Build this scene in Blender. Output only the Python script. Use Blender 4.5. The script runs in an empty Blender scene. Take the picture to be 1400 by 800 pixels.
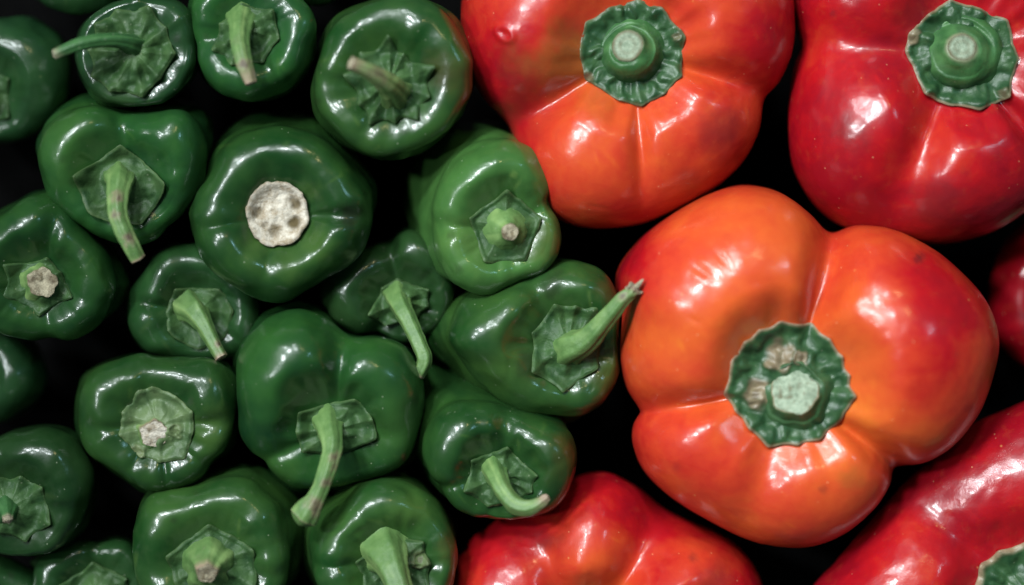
import bpy, math
import numpy as np
from math import radians as R_

# ------------------------------------------------------------------ camera, light, exposure
S = 0.00018                 # metres per unit of the layout (one unit = 0.18 mm on the pile's mid plane)
D = 2778.0                  # camera height above the mid plane, in layout units (0.5 m)
TABLE = -340.0              # table top, in layout units
sc = bpy.context.scene
COL = sc.collection

cam_d = bpy.data.cameras.new('camera')
cam = bpy.data.objects.new('camera', cam_d)
COL.objects.link(cam)
cam.location = (0, 0, D * S)
cam_d.sensor_width = 36.0
cam_d.lens = 36.0 * D / 1400.0
cam_d.clip_start = 0.01
cam_d.clip_end = 50
cam_d.dof.use_dof = True
cam_d.dof.focus_distance = (D - 30) * S
cam_d.dof.aperture_fstop = 3.0
sc.camera = cam

w = bpy.data.worlds.new('World')
sc.world = w
w.use_nodes = True
w.node_tree.nodes['Background'].inputs[0].default_value = (0.55, 0.75, 0.9, 1)
w.node_tree.nodes['Background'].inputs[1].default_value = 0.085

sc.view_settings.view_transform = 'Standard'
sc.view_settings.look = 'None'
sc.view_settings.gamma = 1.0
sc.view_settings.exposure = 0.0


def lamp(name, az, tilt, dist, sx, sy, power, col, roll=0.0):
    """an area lamp (a window or tube of the market hall) seen from the pile at azimuth az, tilt from the vertical"""
    from mathutils import Vector
    d = bpy.data.lights.new(name, 'AREA')
    d.shape = 'RECTANGLE'
    d.size, d.size_y = sx, sy
    d.energy = power * 0.050
    d.color = col
    o = bpy.data.objects.new(name, d)
    COL.objects.link(o)
    a, t = R_(az), R_(tilt)
    v = Vector((math.cos(a) * math.sin(t), math.sin(a) * math.sin(t), math.cos(t)))
    d.spread = R_(40)                      # the lamps favour the middle and right of the stall
    o.location = v * dist + Vector((0.06, -0.02, 0))
    q = v.to_track_quat('Z', 'Y')
    o.rotation_euler = q.to_euler()
    if roll:
        o.rotation_euler.rotate_axis('Z', R_(roll))
    return o


COOL = (0.90, 0.97, 1.0)
lamp('window_light', 97, 34, 1.5, 0.15, 0.10, 7, COOL, 8)
lamp('window_light', 100, 46, 1.6, 0.17, 0.05, 4, COOL, 8)
lamp('window_light', 127, 35, 1.5, 0.14, 0.20, 15, COOL, -6)
lamp('window_light', 131, 47, 1.5, 0.10, 0.08, 4, COOL, -6)
lamp('window_light', 158, 36, 1.5, 0.12, 0.18, 13, COOL, 0)
lamp('window_light', 182, 42, 1.5, 0.08, 0.12, 4, COOL, 0)
lamp('skylight', 128, 20, 1.8, 0.6, 0.5, 1.0, COOL)
lamp('warm_tube_light', 68, 42, 1.6, 0.17, 0.035, 1.6, (1.0, 0.80, 0.38), -15)
lamp('blue_window_light', 30, 47, 1.5, 0.06, 0.22, 2.0, (0.42, 0.80, 1.0), 0)


# ------------------------------------------------------------------ small numpy helpers
def hash3(ix, iy, iz, seed):
    h = (ix * 374761393 + iy * 668265263 + iz * 2147483647 + seed * 144665) & 0xFFFFFFFF
    h = ((h ^ (h >> 13)) * 1274126177) & 0xFFFFFFFF
    h = ((h ^ (h >> 16)) * 2246822519) & 0xFFFFFFFF
    return ((h ^ (h >> 15)) & 0xFFFFFF) / float(0xFFFFFF) * 2 - 1


def noise(P, scale, seed=0):
    """smooth value noise in -1..1 for points P (n,3), cell size = scale"""
    Q = P / scale
    I = np.floor(Q).astype(np.int64)
    F = Q - I
    F = F * F * F * (F * (F * 6 - 15) + 10)
    out = 0
    for dx in (0, 1):
        wx = F[:, 0] if dx else 1 - F[:, 0]
        for dy in (0, 1):
            wy = F[:, 1] if dy else 1 - F[:, 1]
            for dz in (0, 1):
                wz = F[:, 2] if dz else 1 - F[:, 2]
                out = out + wx * wy * wz * hash3(I[:, 0] + dx, I[:, 1] + dy, I[:, 2] + dz, seed)
    return out


def sstep(a, b, x):
    t = np.clip((x - a) / (b - a), 0, 1)
    return t * t * (3 - 2 * t)


def catmull(pts, n, closed):
    P = np.asarray(pts, float)
    m = len(P)
    if closed:
        idx = np.linspace(0, m, n * m, endpoint=False)
    else:
        idx = np.linspace(0, m - 1, n)
    i = np.floor(idx).astype(int)
    if not closed:
        i = np.minimum(i, m - 2)
    f = (idx - i)[:, None]
    g = (lambda k: P[k % m]) if closed else (lambda k: P[np.clip(k, 0, m - 1)])
    p0, p1, p2, p3 = g(i - 1), g(i), g(i + 1), g(i + 2)
    return 0.5 * (2 * p1 + (p2 - p0) * f + (2 * p0 - 5 * p1 + 4 * p2 - p3) * f ** 2 + (3 * p1 - p0 - 3 * p2 + p3) * f ** 3)


def polar(points, c, theta):
    """distance of a closed curve from c as a function of angle"""
    v = points - c
    a = np.arctan2(v[:, 1], v[:, 0])
    d = np.hypot(v[:, 0], v[:, 1])
    o = np.argsort(a)
    return np.interp(theta, a[o], d[o], period=2 * math.pi)


def gsmooth(f, theta, sig):
    n = len(theta)
    k = np.minimum(np.arange(n), n - np.arange(n)) * (2 * math.pi / n)
    k = np.exp(-(k / sig) ** 2 / 2)
    k /= k.sum()
    return np.real(np.fft.ifft(np.fft.fft(f) * np.fft.fft(k)))


def place(u, v, z):
    """layout point (u right, v down, as laid out on the mid plane) at height z"""
    k = (D - z) / D
    return np.stack([(np.asarray(u, float) - 700) * k, (400 - np.asarray(v, float)) * k], -1)


def make_mesh(name, V, faces, mat, parent, attrs=None):
    me = bpy.data.meshes.new(name)
    V = np.asarray(V, float)
    me.from_pydata((V * S).tolist(), [], faces)
    me.polygons.foreach_set('use_smooth', [True] * len(me.polygons))
    for k, a in (attrs or {}).items():
        at = me.attributes.new(k, 'FLOAT', 'POINT')
        at.data.foreach_set('value', np.asarray(a, np.float32))
    me.materials.append(mat)
    me.update()
    o = bpy.data.objects.new(name, me)
    COL.objects.link(o)
    if parent is not None:
        o.parent = parent
        o.matrix_parent_inverse.identity()
        off = parent.location
        me.transform(__import__('mathutils').Matrix.Translation(-off))
    return o


def grid_faces(nr, nt, base=0):
    a = np.arange(nt)
    b = (a + 1) % nt
    F = []
    for r in range(nr - 1):
        o0, o1 = base + r * nt, base + (r + 1) * nt
        F.append(np.stack([o0 + a, o1 + a, o1 + b, o0 + b], -1))
    return np.concatenate(F).tolist()


# ------------------------------------------------------------------ materials
def new_mat(name):
    m = bpy.data.materials.new(name)
    m.use_nodes = True
    nt = m.node_tree
    return m, nt, nt.nodes['Principled BSDF']


def node(nt, typ, **kw):
    n = nt.nodes.new(typ)
    for k, v in kw.items():
        setattr(n, k, v)
    return n


def ramp(nt, src, p0, p1, c0=(0, 0, 0, 1), c1=(1, 1, 1, 1)):
    r = node(nt, 'ShaderNodeValToRGB')
    r.color_ramp.elements[0].position = p0
    r.color_ramp.elements[1].position = p1
    r.color_ramp.elements[0].color = c0
    r.color_ramp.elements[1].color = c1
    nt.links.new(src, r.inputs[0])
    return r.outputs[0]


def mixc(nt, fac, a, b):
    m = node(nt, 'ShaderNodeMix', data_type='RGBA')
    for sock, val in ((m.inputs[0], fac), (m.inputs[6], a), (m.inputs[7], b)):
        if hasattr(val, 'links'):
            nt.links.new(val, sock)
        else:
            sock.default_value = val
    return m.outputs[2]


def mathn(nt, op, a, b):
    m = node(nt, 'ShaderNodeMath', operation=op)
    for sock, val in ((m.inputs[0], a), (m.inputs[1], b)):
        if hasattr(val, 'links'):
            nt.links.new(val, sock)
        else:
            sock.default_value = val
    return m.outputs[0]


def tex(nt, coord, scale, detail=3, rough=0.55, typ='ShaderNodeTexNoise'):
    n = node(nt, typ)
    n.inputs['Scale'].default_value = scale
    if typ == 'ShaderNodeTexNoise':
        n.inputs['Detail'].default_value = detail
        n.inputs['Roughness'].default_value = rough
    nt.links.new(coord, n.inputs['Vector'])
    return n


def attr(nt, name):
    return node(nt, 'ShaderNodeAttribute', attribute_name=name).outputs['Fac']


def c4(c):
    return (c[0], c[1], c[2], 1)


def specks(nt, co, scale, size, keep):
    """scattered dust specks: mask 0..1"""
    v = node(nt, 'ShaderNodeTexVoronoi')
    v.inputs['Scale'].default_value = scale
    nt.links.new(co, v.inputs['Vector'])
    sep = node(nt, 'ShaderNodeSeparateColor')
    nt.links.new(v.outputs['Color'], sep.inputs[0])
    near = ramp(nt, v.outputs['Distance'], size * 0.4, size, (1, 1, 1, 1), (0, 0, 0, 1))
    some = mathn(nt, 'GREATER_THAN', sep.outputs[0], keep)
    return mathn(nt, 'MULTIPLY', near, some)


def skin_green(name, dark, mid):
    m, nt, b = new_mat(name)
    co = node(nt, 'ShaderNodeTexCoord').outputs['Object']
    n1 = tex(nt, co, 55, 3)
    n2 = tex(nt, co, 420, 2)
    base = mixc(nt, ramp(nt, n1.outputs['Fac'], 0.32, 0.70), c4(dark), c4(mid))
    pale = (min(1, mid[0] * 2.3), min(1, mid[1] * 1.45), mid[2] * 1.5)
    base = mixc(nt, mathn(nt, 'MULTIPLY', attr(nt, 'pale'), 0.8), base, c4(pale))
    base = mixc(nt, mathn(nt, 'MULTIPLY', ramp(nt, n2.outputs['Fac'], 0.45, 0.75), 0.08), base, c4(pale))
    base = mixc(nt, attr(nt, 'blush_reflection'), base, c4((0.10, 0.028, 0.008)))  # brown blush plus reflection of red neighbours, both painted into the skin
    base = mixc(nt, attr(nt, 'bruise'), base, c4((0.012, 0.014, 0.008)))
    n4 = tex(nt, co, 24, 4, 0.6)
    base = mixc(nt, mathn(nt, 'MULTIPLY', ramp(nt, n4.outputs['Fac'], 0.52, 0.70), 0.30), base, c4(pale))
    hs = node(nt, 'ShaderNodeHueSaturation')
    rnd = node(nt, 'ShaderNodeObjectInfo').outputs['Random']
    nt.links.new(mathn(nt, 'ADD', mathn(nt, 'MULTIPLY', rnd, 0.035), 0.478), hs.inputs['Hue'])
    rn2 = mathn(nt, 'FRACT', mathn(nt, 'MULTIPLY', rnd, 7.31), 0.0)
    nt.links.new(mathn(nt, 'ADD', mathn(nt, 'MULTIPLY', rn2, 0.40), 0.82), hs.inputs['Value'])
    nt.links.new(base, hs.inputs['Color'])
    base = hs.outputs['Color']
    sp0 = specks(nt, co, 210, 0.085, 0.80)
    base = mixc(nt, mathn(nt, 'MULTIPLY', sp0, 0.30), base, c4((0.16, 0.20, 0.08)))
    sp = specks(nt, co, 600, 0.13, 0.86)
    base = mixc(nt, mathn(nt, 'MULTIPLY', sp, 0.4), base, c4((0.42, 0.45, 0.33)))
    nt.links.new(base, b.inputs['Base Color'])
    rg = tex(nt, co, 130, 4, 0.65)
    rr = ramp(nt, rg.outputs['Fac'], 0.35, 0.75, (0.28, 0.28, 0.28, 1), (0.42, 0.42, 0.42, 1))
    nt.links.new(mixc(nt, mathn(nt, 'MULTIPLY', attr(nt, 'bruise'), 0.6), rr, (0.5, 0.5, 0.5, 1)), b.inputs['Roughness'])
    bn = tex(nt, co, 520, 3, 0.6)
    bw = tex(nt, co, 190, 5, 0.62)
    hsum = mathn(nt, 'ADD', mathn(nt, 'MULTIPLY', bn.outputs['Fac'], 0.35), bw.outputs['Fac'])
    bp = node(nt, 'ShaderNodeBump')
    bp.inputs['Strength'].default_value = 0.12
    bp.inputs['Distance'].default_value = 0.0010
    nt.links.new(hsum, bp.inputs['Height'])
    nt.links.new(bp.outputs[0], b.inputs['Normal'])
    b.inputs['IOR'].default_value = 1.45
    b.inputs['Specular IOR Level'].default_value = 0.24
    b.inputs['Coat Weight'].default_value = 0.5
    cr = tex(nt, co, 300, 4, 0.7)
    nt.links.new(ramp(nt, cr.outputs['Fac'], 0.35, 0.75, (0.12, 0.12, 0.12, 1), (0.24, 0.24, 0.24, 1)), b.inputs['Coat Roughness'])
    nt.links.new(bp.outputs[0], b.inputs['Coat Normal'])
    return m


def skin_red(name):
    m, nt, b = new_mat(name)
    co = node(nt, 'ShaderNodeTexCoord').outputs['Object']
    n1 = tex(nt, co, 45, 4, 0.6)
    ripe = mathn(nt, 'ADD', attr(nt, 'ripe'), mathn(nt, 'MULTIPLY', mathn(nt, 'SUBTRACT', n1.outputs['Fac'], 0.5), 0.85))
    n6 = tex(nt, co, 170, 5, 0.68)
    n6.inputs['Distortion'].default_value = 0.8
    ripe = mathn(nt, 'ADD', ripe, mathn(nt, 'MULTIPLY', mathn(nt, 'SUBTRACT', n6.outputs['Fac'], 0.5), 0.30))
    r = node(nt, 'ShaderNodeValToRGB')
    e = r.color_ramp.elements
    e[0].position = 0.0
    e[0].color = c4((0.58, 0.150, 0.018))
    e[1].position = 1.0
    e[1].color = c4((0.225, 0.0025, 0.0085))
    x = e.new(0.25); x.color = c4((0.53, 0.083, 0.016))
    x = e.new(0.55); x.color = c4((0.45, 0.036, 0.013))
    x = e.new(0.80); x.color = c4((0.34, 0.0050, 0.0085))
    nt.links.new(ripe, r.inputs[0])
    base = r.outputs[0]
    base = mixc(nt, attr(nt, 'green'), base, c4((0.10, 0.085, 0.012)))
    base = mixc(nt, attr(nt, 'bruise'), base, c4((0.075, 0.010, 0.012)))
    n3 = tex(nt, co, 260, 5, 0.7)
    base = mixc(nt, mathn(nt, 'MULTIPLY', ramp(nt, n3.outputs['Fac'], 0.55, 0.8), 0.08), base, c4((0.75, 0.22, 0.05)))
    sp0 = specks(nt, co, 190, 0.075, 0.72)
    base = mixc(nt, mathn(nt, 'MULTIPLY', sp0, 0.40), base, c4((0.60, 0.30, 0.10)))
    n5 = tex(nt, co, 110, 5, 0.7)
    n5.inputs['Distortion'].default_value = 1.2
    base = mixc(nt, mathn(nt, 'MULTIPLY', ramp(nt, n5.outputs['Fac'], 0.58, 0.74), 0.16), base, c4((0.20, 0.012, 0.010)))
    sp = specks(nt, co, 480, 0.11, 0.82)
    base = mixc(nt, mathn(nt, 'MULTIPLY', sp, 0.5), base, c4((0.75, 0.42, 0.22)))
    nt.links.new(base, b.inputs['Base Color'])
    rg = tex(nt, co, 90, 5, 0.65)
    rr = ramp(nt, rg.outputs['Fac'], 0.35, 0.75, (0.28, 0.28, 0.28, 1), (0.44, 0.44, 0.44, 1))
    nt.links.new(mixc(nt, mathn(nt, 'MULTIPLY', attr(nt, 'bruise'), 0.7), rr, (0.55, 0.55, 0.55, 1)), b.inputs['Roughness'])
    bn = tex(nt, co, 380, 3, 0.6)
    bw = tex(nt, co, 120, 5, 0.62)
    hsum = mathn(nt, 'ADD', mathn(nt, 'MULTIPLY', bn.outputs['Fac'], 0.35), bw.outputs['Fac'])
    bp = node(nt, 'ShaderNodeBump')
    bp.inputs['Strength'].default_value = 0.13
    bp.inputs['Distance'].default_value = 0.0012
    nt.links.new(hsum, bp.inputs['Height'])
    nt.links.new(bp.outputs[0], b.inputs['Normal'])
    b.inputs['IOR'].default_value = 1.45
    b.inputs['Specular IOR Level'].default_value = 0.24
    b.inputs['Coat Weight'].default_value = 0.5
    cr = tex(nt, co, 300, 4, 0.7)
    nt.links.new(ramp(nt, cr.outputs['Fac'], 0.35, 0.75, (0.14, 0.14, 0.14, 1), (0.28, 0.28, 0.28, 1)), b.inputs['Coat Roughness'])
    nt.links.new(bp.outputs[0], b.inputs['Coat Normal'])
    b.inputs['Subsurface Weight'].default_value = 0.12
    b.inputs['Subsurface Radius'].default_value = (1.0, 0.25, 0.08)
    b.inputs['Subsurface Scale'].default_value = 0.003
    return m


def plant_mat(name, dark, mid, dry, rough=0.5, nscale=350, bump=0.45, bscale=700, spec=0.4):
    """matt calyx and stem tissue: attribute tone 0 green .. 1 dry and corky"""
    m, nt, b = new_mat(name)
    co = node(nt, 'ShaderNodeTexCoord').outputs['Object']
    n1 = tex(nt, co, nscale, 4, 0.65)
    base = mixc(nt, ramp(nt, n1.outputs['Fac'], 0.30, 0.72), c4(dark), c4(mid))
    n2 = tex(nt, co, 900, 4, 0.7)
    tone = mathn(nt, 'MULTIPLY', attr(nt, 'tone'), ramp(nt, n2.outputs['Fac'], 0.2, 0.5, (0.5, 0.5, 0.5, 1)))
    st = attr(nt, 'streak')
    base = mixc(nt, st, base, c4((mid[0] * 1.7, mid[1] * 1.45, mid[2] * 1.6)))
    base = mixc(nt, tone, base, c4(dry))
    base = mixc(nt, attr(nt, 'spot'), base, c4((0.05, 0.032, 0.022)))
    sp = specks(nt, co, 700, 0.2, 0.86)
    base = mixc(nt, mathn(nt, 'MULTIPLY', sp, 0.2), base, c4((0.4, 0.42, 0.3)))
    nt.links.new(base, b.inputs['Base Color'])
    b.inputs['Roughness'].default_value = rough
    b.inputs['Specular IOR Level'].default_value = spec
    bp = node(nt, 'ShaderNodeBump')
    bp.inputs['Strength'].default_value = bump
    bp.inputs['Distance'].default_value = 0.0008
    bn = tex(nt, co, bscale, 4, 0.65)
    nt.links.new(bn.outputs['Fac'], bp.inputs['Height'])
    nt.links.new(bp.outputs[0], b.inputs['Normal'])
    return m


def cork_mat(name, light, dark):
    m, nt, b = new_mat(name)
    co = node(nt, 'ShaderNodeTexCoord').outputs['Object']
    n1 = tex(nt, co, 480, 5, 0.7)
    base = mixc(nt, ramp(nt, n1.outputs['Fac'], 0.36, 0.60), c4(dark), c4(light))
    base = mixc(nt, attr(nt, 'spot'), base, c4((0.10, 0.075, 0.035)))
    nt.links.new(base, b.inputs['Base Color'])
    b.inputs['Roughness'].default_value = 0.85
    b.inputs['Specular IOR Level'].default_value = 0.2
    bp = node(nt, 'ShaderNodeBump')
    bp.inputs['Strength'].default_value = 0.8
    bp.inputs['Distance'].default_value = 0.001
    bn = tex(nt, co, 900, 5, 0.7)
    nt.links.new(bn.outputs['Fac'], bp.inputs['Height'])
    nt.links.new(bp.outputs[0], b.inputs['Normal'])
    return m


M = {
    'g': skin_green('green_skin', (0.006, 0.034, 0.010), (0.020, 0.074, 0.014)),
    'gd': skin_green('dark_and_shaded_green_skin', (0.007, 0.029, 0.010), (0.014, 0.050, 0.014)),  # own dark green; on dim peppers the shade is put into this colour
    'gl': skin_green('light_green_skin', (0.020, 0.072, 0.016), (0.040, 0.122, 0.028)),
    'r': skin_red('red_skin'),
    'calyx': plant_mat('calyx_green', (0.010, 0.038, 0.011), (0.029, 0.074, 0.020), (0.10, 0.145, 0.055), 0.52, 300, 0.35, 700, 0.3),
    'calyx_dark': plant_mat('calyx_dark_green', (0.009, 0.042, 0.014), (0.034, 0.088, 0.029), (0.24, 0.17, 0.105), 0.45, 220, 0.3, 500, 0.5),
    'calyx_pale': plant_mat('calyx_pale_green', (0.028, 0.068, 0.022), (0.068, 0.118, 0.043), (0.16, 0.19, 0.085), 0.5, 300, 0.35),
    'stem': plant_mat('stem_green', (0.055, 0.125, 0.032), (0.115, 0.205, 0.062), (0.25, 0.18, 0.125), 0.5, 220, 0.3, 600),
    'stem_dark': plant_mat('stem_dark_green', (0.018, 0.070, 0.020), (0.040, 0.120, 0.034), (0.20, 0.20, 0.12), 0.45, 260, 0.3, 500),
    'cork': cork_mat('dry_cut', (0.37, 0.33, 0.23), (0.12, 0.095, 0.06)),
    'cork_white': cork_mat('white_cork', (0.60, 0.55, 0.46), (0.32, 0.26, 0.18)),
    'cork_green': cork_mat('pale_green_cut', (0.34, 0.41, 0.30), (0.17, 0.22, 0.15)),
    'cork_brown': cork_mat('brown_scar', (0.30, 0.24, 0.18), (0.12, 0.085, 0.06)),
}


# ------------------------------------------------------------------ pepper builder
TWO = 2 * math.pi


def skin_green_stem(path):
    return max(q[3] for q in path) < 34


class Pepper:
    def __init__(self, name, label, group, skin, calyx_c, outline, z=0.0, rc=None, grooves=(), hf=0.95, cf=0.45,
                 cav=0.52, tail=(0, 0), tilt=(0, 0), bump=1.0, nt=168, marks=(), ripe=None, seed=1, taper=2.2):
        self.seed = seed
        self.z0 = z
        self.tilt = np.array([tilt[0], -tilt[1]], float)
        th = np.linspace(-math.pi, math.pi, nt, endpoint=False)
        self.th = th
        dense_l = catmull(outline, 16, True)
        wd = np.array(outline, float)
        size = 0.5 * (np.ptp(wd[:, 0]) + np.ptp(wd[:, 1])) / 2
        self.size = size
        zc_top = z + hf * size * 0.45
        C = place(calyx_c[0], calyx_c[1], zc_top)
        self.C = C
        O = place(dense_l[:, 0], dense_l[:, 1], z)
        d = polar(O, C, th)
        self.d = gsmooth(d, th, 0.018)
        self.rc = rc if rc else 0.38 * size
        self.k = (D - zc_top) / D
        wdt = np.maximum(self.d - self.rc, 8)
        self.rcrest = self.rc + wdt * cf
        wo = self.d - self.rcrest
        H = hf * gsmooth(np.minimum(wo, size * 0.8), th, 0.35) * 1.6
        self.Hm = H.mean()
        g = np.zeros_like(th)
        for (gu, gv, dep, wid) in grooves:
            p = place(gu, gv, z)
            a = math.atan2(p[1] - C[1], p[0] - C[0])
            da = np.abs((th - a + math.pi) % TWO - math.pi)
            g = np.maximum(g, dep * np.exp(-(np.sqrt(da ** 2 + (0.002 if wid < 0.115 else 0.010)) / wid) ** (1.2 if wid < 0.115 else 1.7)))
        self.g = g
        self.H = H * (1 - g)
        self.zcav = z + self.Hm * (1 - cav)
        self.grooves = grooves
        rng = np.random.RandomState(seed)
        self.root = bpy.data.objects.new(name, None)
        COL.objects.link(self.root)
        base = place(calyx_c[0] + tail[0], calyx_c[1] + tail[1], TABLE)
        self.root.location = (base[0] * S, base[1] * S, TABLE * S)
        self.root.empty_display_size = 0.01
        self.root['label'] = label
        self.root['category'] = 'pepper'
        self.root['group'] = group
        bpy.context.view_layer.update()
        # ---- body
        nin, nout, ntl = int(nt * 0.17), int(nt * 0.17), int(nt * 0.17)
        rings = []
        for i in range(nin):
            f = (i + 0.02) / nin
            rings.append(self.inner(f))
        for i in range(nout):
            ph = (i / nout) * math.pi / 2
            r = self.rcrest + (self.d - self.rcrest) * math.sin(ph)
            xy = C + np.stack([np.cos(th), np.sin(th)], -1) * r[:, None]
            zz = z + self.H * math.cos(ph)
            rings.append(np.column_stack([xy, zz]))
        ring0 = C + np.stack([np.cos(th), np.sin(th)], -1) * self.d[:, None]
        cen = ring0.mean(0)
        cl = np.array(place(0, 0, z))  # noqa
        k0 = (D - z) / D
        cu, cv = cen[0] / k0 + 700, 400 - cen[1] / k0
        L = z - TABLE
        for i in range(ntl + 1):
            t = (i / ntl)
            t = t ** 1.15
            s = max(0.02, (1 - t ** taper)) ** 0.6 * (1 + (0.025 if skin == 'r' else 0.065) * math.sin(math.pi * min(1.0, t / 0.7)) ** 1.6)
            zz = z - L * t * 0.985
            ts = 1 - (1 - t) ** 1.6
            pc = place(cu + tail[0] * ts, cv + tail[1] * ts, zz)
            xy = pc + (ring0 - cen) * (s * (D - zz) / (D - z))
            rings.append(np.column_stack([xy, np.full(nt, zz)]))
        V = np.concatenate(rings)
        nr = len(rings)
        # shear of the top with the pepper's lean, fading down the flank
        fade = sstep(TABLE, z, V[:, 2])
        V[:, 2] += ((V[:, :2] - C) @ self.tilt) * fade
        # smooth irregular relief of the flesh, along an approximate normal
        G = V.reshape(nr, nt, 3)
        du = np.roll(G, -1, 1) - np.roll(G, 1, 1)
        dv = np.gradient(G, axis=0)
        N = np.cross(dv, du)
        N /= np.linalg.norm(N, axis=2, keepdims=True) + 1e-9
        N = N.reshape(-1, 3)
        if N[nr // 4 * nt, 2] < 0:
            N = -N
        self.sd = seed * 17
        q = max(1.0, size / 115)
        disp = bump * ((3.8 if skin == 'r' else 5.2) * noise(V, 62 * q, self.sd) + (1.7 if skin == 'r' else 2.3) * noise(V, 30 * q, self.sd + 1) + 0.35 * noise(V, 13, self.sd + 2))
        rcen = np.hypot(V[:, 0] - C[0], V[:, 1] - C[1])
        calm = np.where(np.repeat(np.arange(nr), nt) < nin, 0.25 + 0.75 * sstep(0.8, 1.5, rcen / self.rc), 1.0)
        disp = disp * calm
        TH = np.tile(th, nr)
        pk = noise(np.column_stack([np.cos(TH) * 4.5, np.sin(TH) * 4.5, rcen / self.rc * 0.8]), 1.0, self.sd + 3)
        disp = disp + (np.repeat(np.arange(nr), nt) < nin + nout) * pk * 2.0 * bump * min(1.6, self.rc / 48) * np.exp(-((rcen / self.rc - 1.25) / 0.40) ** 2)
        fin = np.ones(nr)
        V = V + N * disp[:, None]
        kz = (D - V[:, 2]) / D
        U = np.column_stack([V[:, 0] / kz + 700, 400 - V[:, 1] / kz])
        A = {k: np.zeros(len(V)) for k in ('pale', 'blush_reflection', 'bruise', 'ripe', 'green')}
        ringf = np.repeat(np.arange(nr) / nr, nt)
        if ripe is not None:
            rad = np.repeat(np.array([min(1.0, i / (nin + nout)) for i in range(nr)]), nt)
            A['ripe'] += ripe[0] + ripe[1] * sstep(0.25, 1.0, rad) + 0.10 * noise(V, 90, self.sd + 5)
        # small handling marks: scuffs, scratches and specks at random places on the crown
        own = []
        for _ in range(9):
            a_, r_ = rng.uniform(0, TWO), rng.uniform(0.55, 1.0) * size
            pos = (calyx_c[0] + r_ * math.cos(a_), calyx_c[1] + r_ * math.sin(a_))
            if rng.rand() < 0.45:
                own.append(('pale' if ripe is None else 'ripe', *pos, rng.uniform(7, 15), 0.5 if ripe is None else -0.14, rng.uniform(3, 6), rng.uniform(0, 180)))
            elif rng.rand() < 0.5:
                own.append(('bruise', *pos, rng.uniform(4, 8), rng.uniform(0.2, 0.45)))
            else:
                own.append(('dent', *pos, rng.uniform(8, 18), rng.uniform(0.8, 1.8), rng.uniform(1, 4), rng.uniform(0, 180)))
        for mk in list(marks) + own:
            kind, mu, mv, mr, st = mk[:5]
            asp, rot = (mk[5], R_(mk[6])) if len(mk) > 5 else (1.0, 0.0)
            x, y = U[:, 0] - mu, U[:, 1] - mv
            xr = x * math.cos(rot) + y * math.sin(rot)
            yr = (-x * math.sin(rot) + y * math.cos(rot)) * asp
            q = np.hypot(xr, yr) / mr
            top = (V[:, 2] > z - 30)
            if kind == 'dent':
                V = V - N * (st * np.exp(-q ** 2) * top)[:, None]
            elif kind == 'ring':
                V = V + N * (st * np.exp(-((q - 1) / 0.35) ** 2) * top)[:, None]
            elif kind == 'ripe':
                A['ripe'] += st * np.exp(-q ** 2) * top
            else:
                qn = q + 0.35 * noise(V, mr * 0.55, self.sd + 9) + 0.15 * noise(V, mr * 0.2, self.sd + 10) + 0.08 * noise(V, mr * 0.09, self.sd + 11)
                A[kind] = np.maximum(A[kind], st * sstep(1.45, 0.1, qn) * top)
        F = grid_faces(nr, nt)
        n0 = len(V)
        V = np.vstack([V, V[:nt].mean(0), V[(nr - 1) * nt: nr * nt].mean(0)])
        for k in A:
            A[k] = np.append(A[k], [A[k][0], 0])
        F += [(n0, a, (a + 1) % nt) for a in range(nt)]
        o = (nr - 1) * nt
        F += [(n0 + 1, o + (a + 1) % nt, o + a) for a in range(nt)]
        self.body = make_mesh('body', V, F, M[skin], self.root, A)

    def inner(self, f):
        r = self.rcrest * f
        xy = self.C + np.stack([np.cos(self.th), np.sin(self.th)], -1) * r[:, None]
        return np.column_stack([xy, self.height(self.th, r)])

    def height(self, th, r):
        """height of the crown surface inside the crest (before the lean)"""
        rcr = np.interp(th, self.th, self.rcrest, period=TWO)
        H = np.interp(th, self.th, self.H, period=TWO)
        q = sstep(0, 1, (r - 0.55 * self.rc) / (rcr - 0.55 * self.rc + 1e-6))
        top = self.z0 + H
        zc = self.zcav
        return zc + (top - zc) * q

    def lean(self, xy):
        return (xy - self.C) @ self.tilt

    def pt(self, u, v, dz):
        """world (layout) point for an image-plane position at dz above the calyx floor"""
        z = self.zcav + dz
        p = place(u, v, z)
        return np.array([p[0], p[1], z + float(self.lean(place(u, v, self.zcav)))])

    # -------------------------------------------------------------- calyx
    def calyx(self, corners, mat='calyx', dome=(11.0, 36.0), lift=3.0, crinkle=3.0, rib=3.2, curl=4.5, bow=0.06, edge=0.5,
              thick=3.0, nt=160, spots=(), spotcolor=True, wave=0.0, centre=None, rim_w=0.93):
        th = np.linspace(-math.pi, math.pi, nt, endpoint=False)
        P = place([c[0] for c in corners], [c[1] for c in corners], self.zcav + 4)
        C = self.C if centre is None else place(centre[0], centre[1], self.zcav + 4)
        a = np.arctan2(P[:, 1] - C[1], P[:, 0] - C[0])
        o = np.argsort(a)
        P, a = P[o], a[o]
        n = len(P)
        rr = np.zeros(nt)
        near = np.full(nt, 9.0)
        for i in range(n):
            p, q = P[i] - C, P[(i + 1) % n] - C
            a0, a1 = a[i], a[(i + 1) % n]
            if a1 <= a0:
                a1 += TWO
            t = (th - a0) % TWO
            m = t < (a1 - a0)
            dirs = np.stack([np.cos(th[m]), np.sin(th[m])], -1)
            e = q - p
            den = dirs[:, 0] * (-e[1]) + dirs[:, 1] * e[0]
            s = (p[0] * (-e[1]) + p[1] * e[0]) / den
            tt = t[m] / (a1 - a0)
            chord = np.hypot(*e)
            rr[m] = s * (1 - bow * 4 * tt * (1 - tt)) + 0 * chord
            near[m] = np.minimum(tt, 1 - tt)
        sd_ = self.seed * 3 + 1
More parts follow.
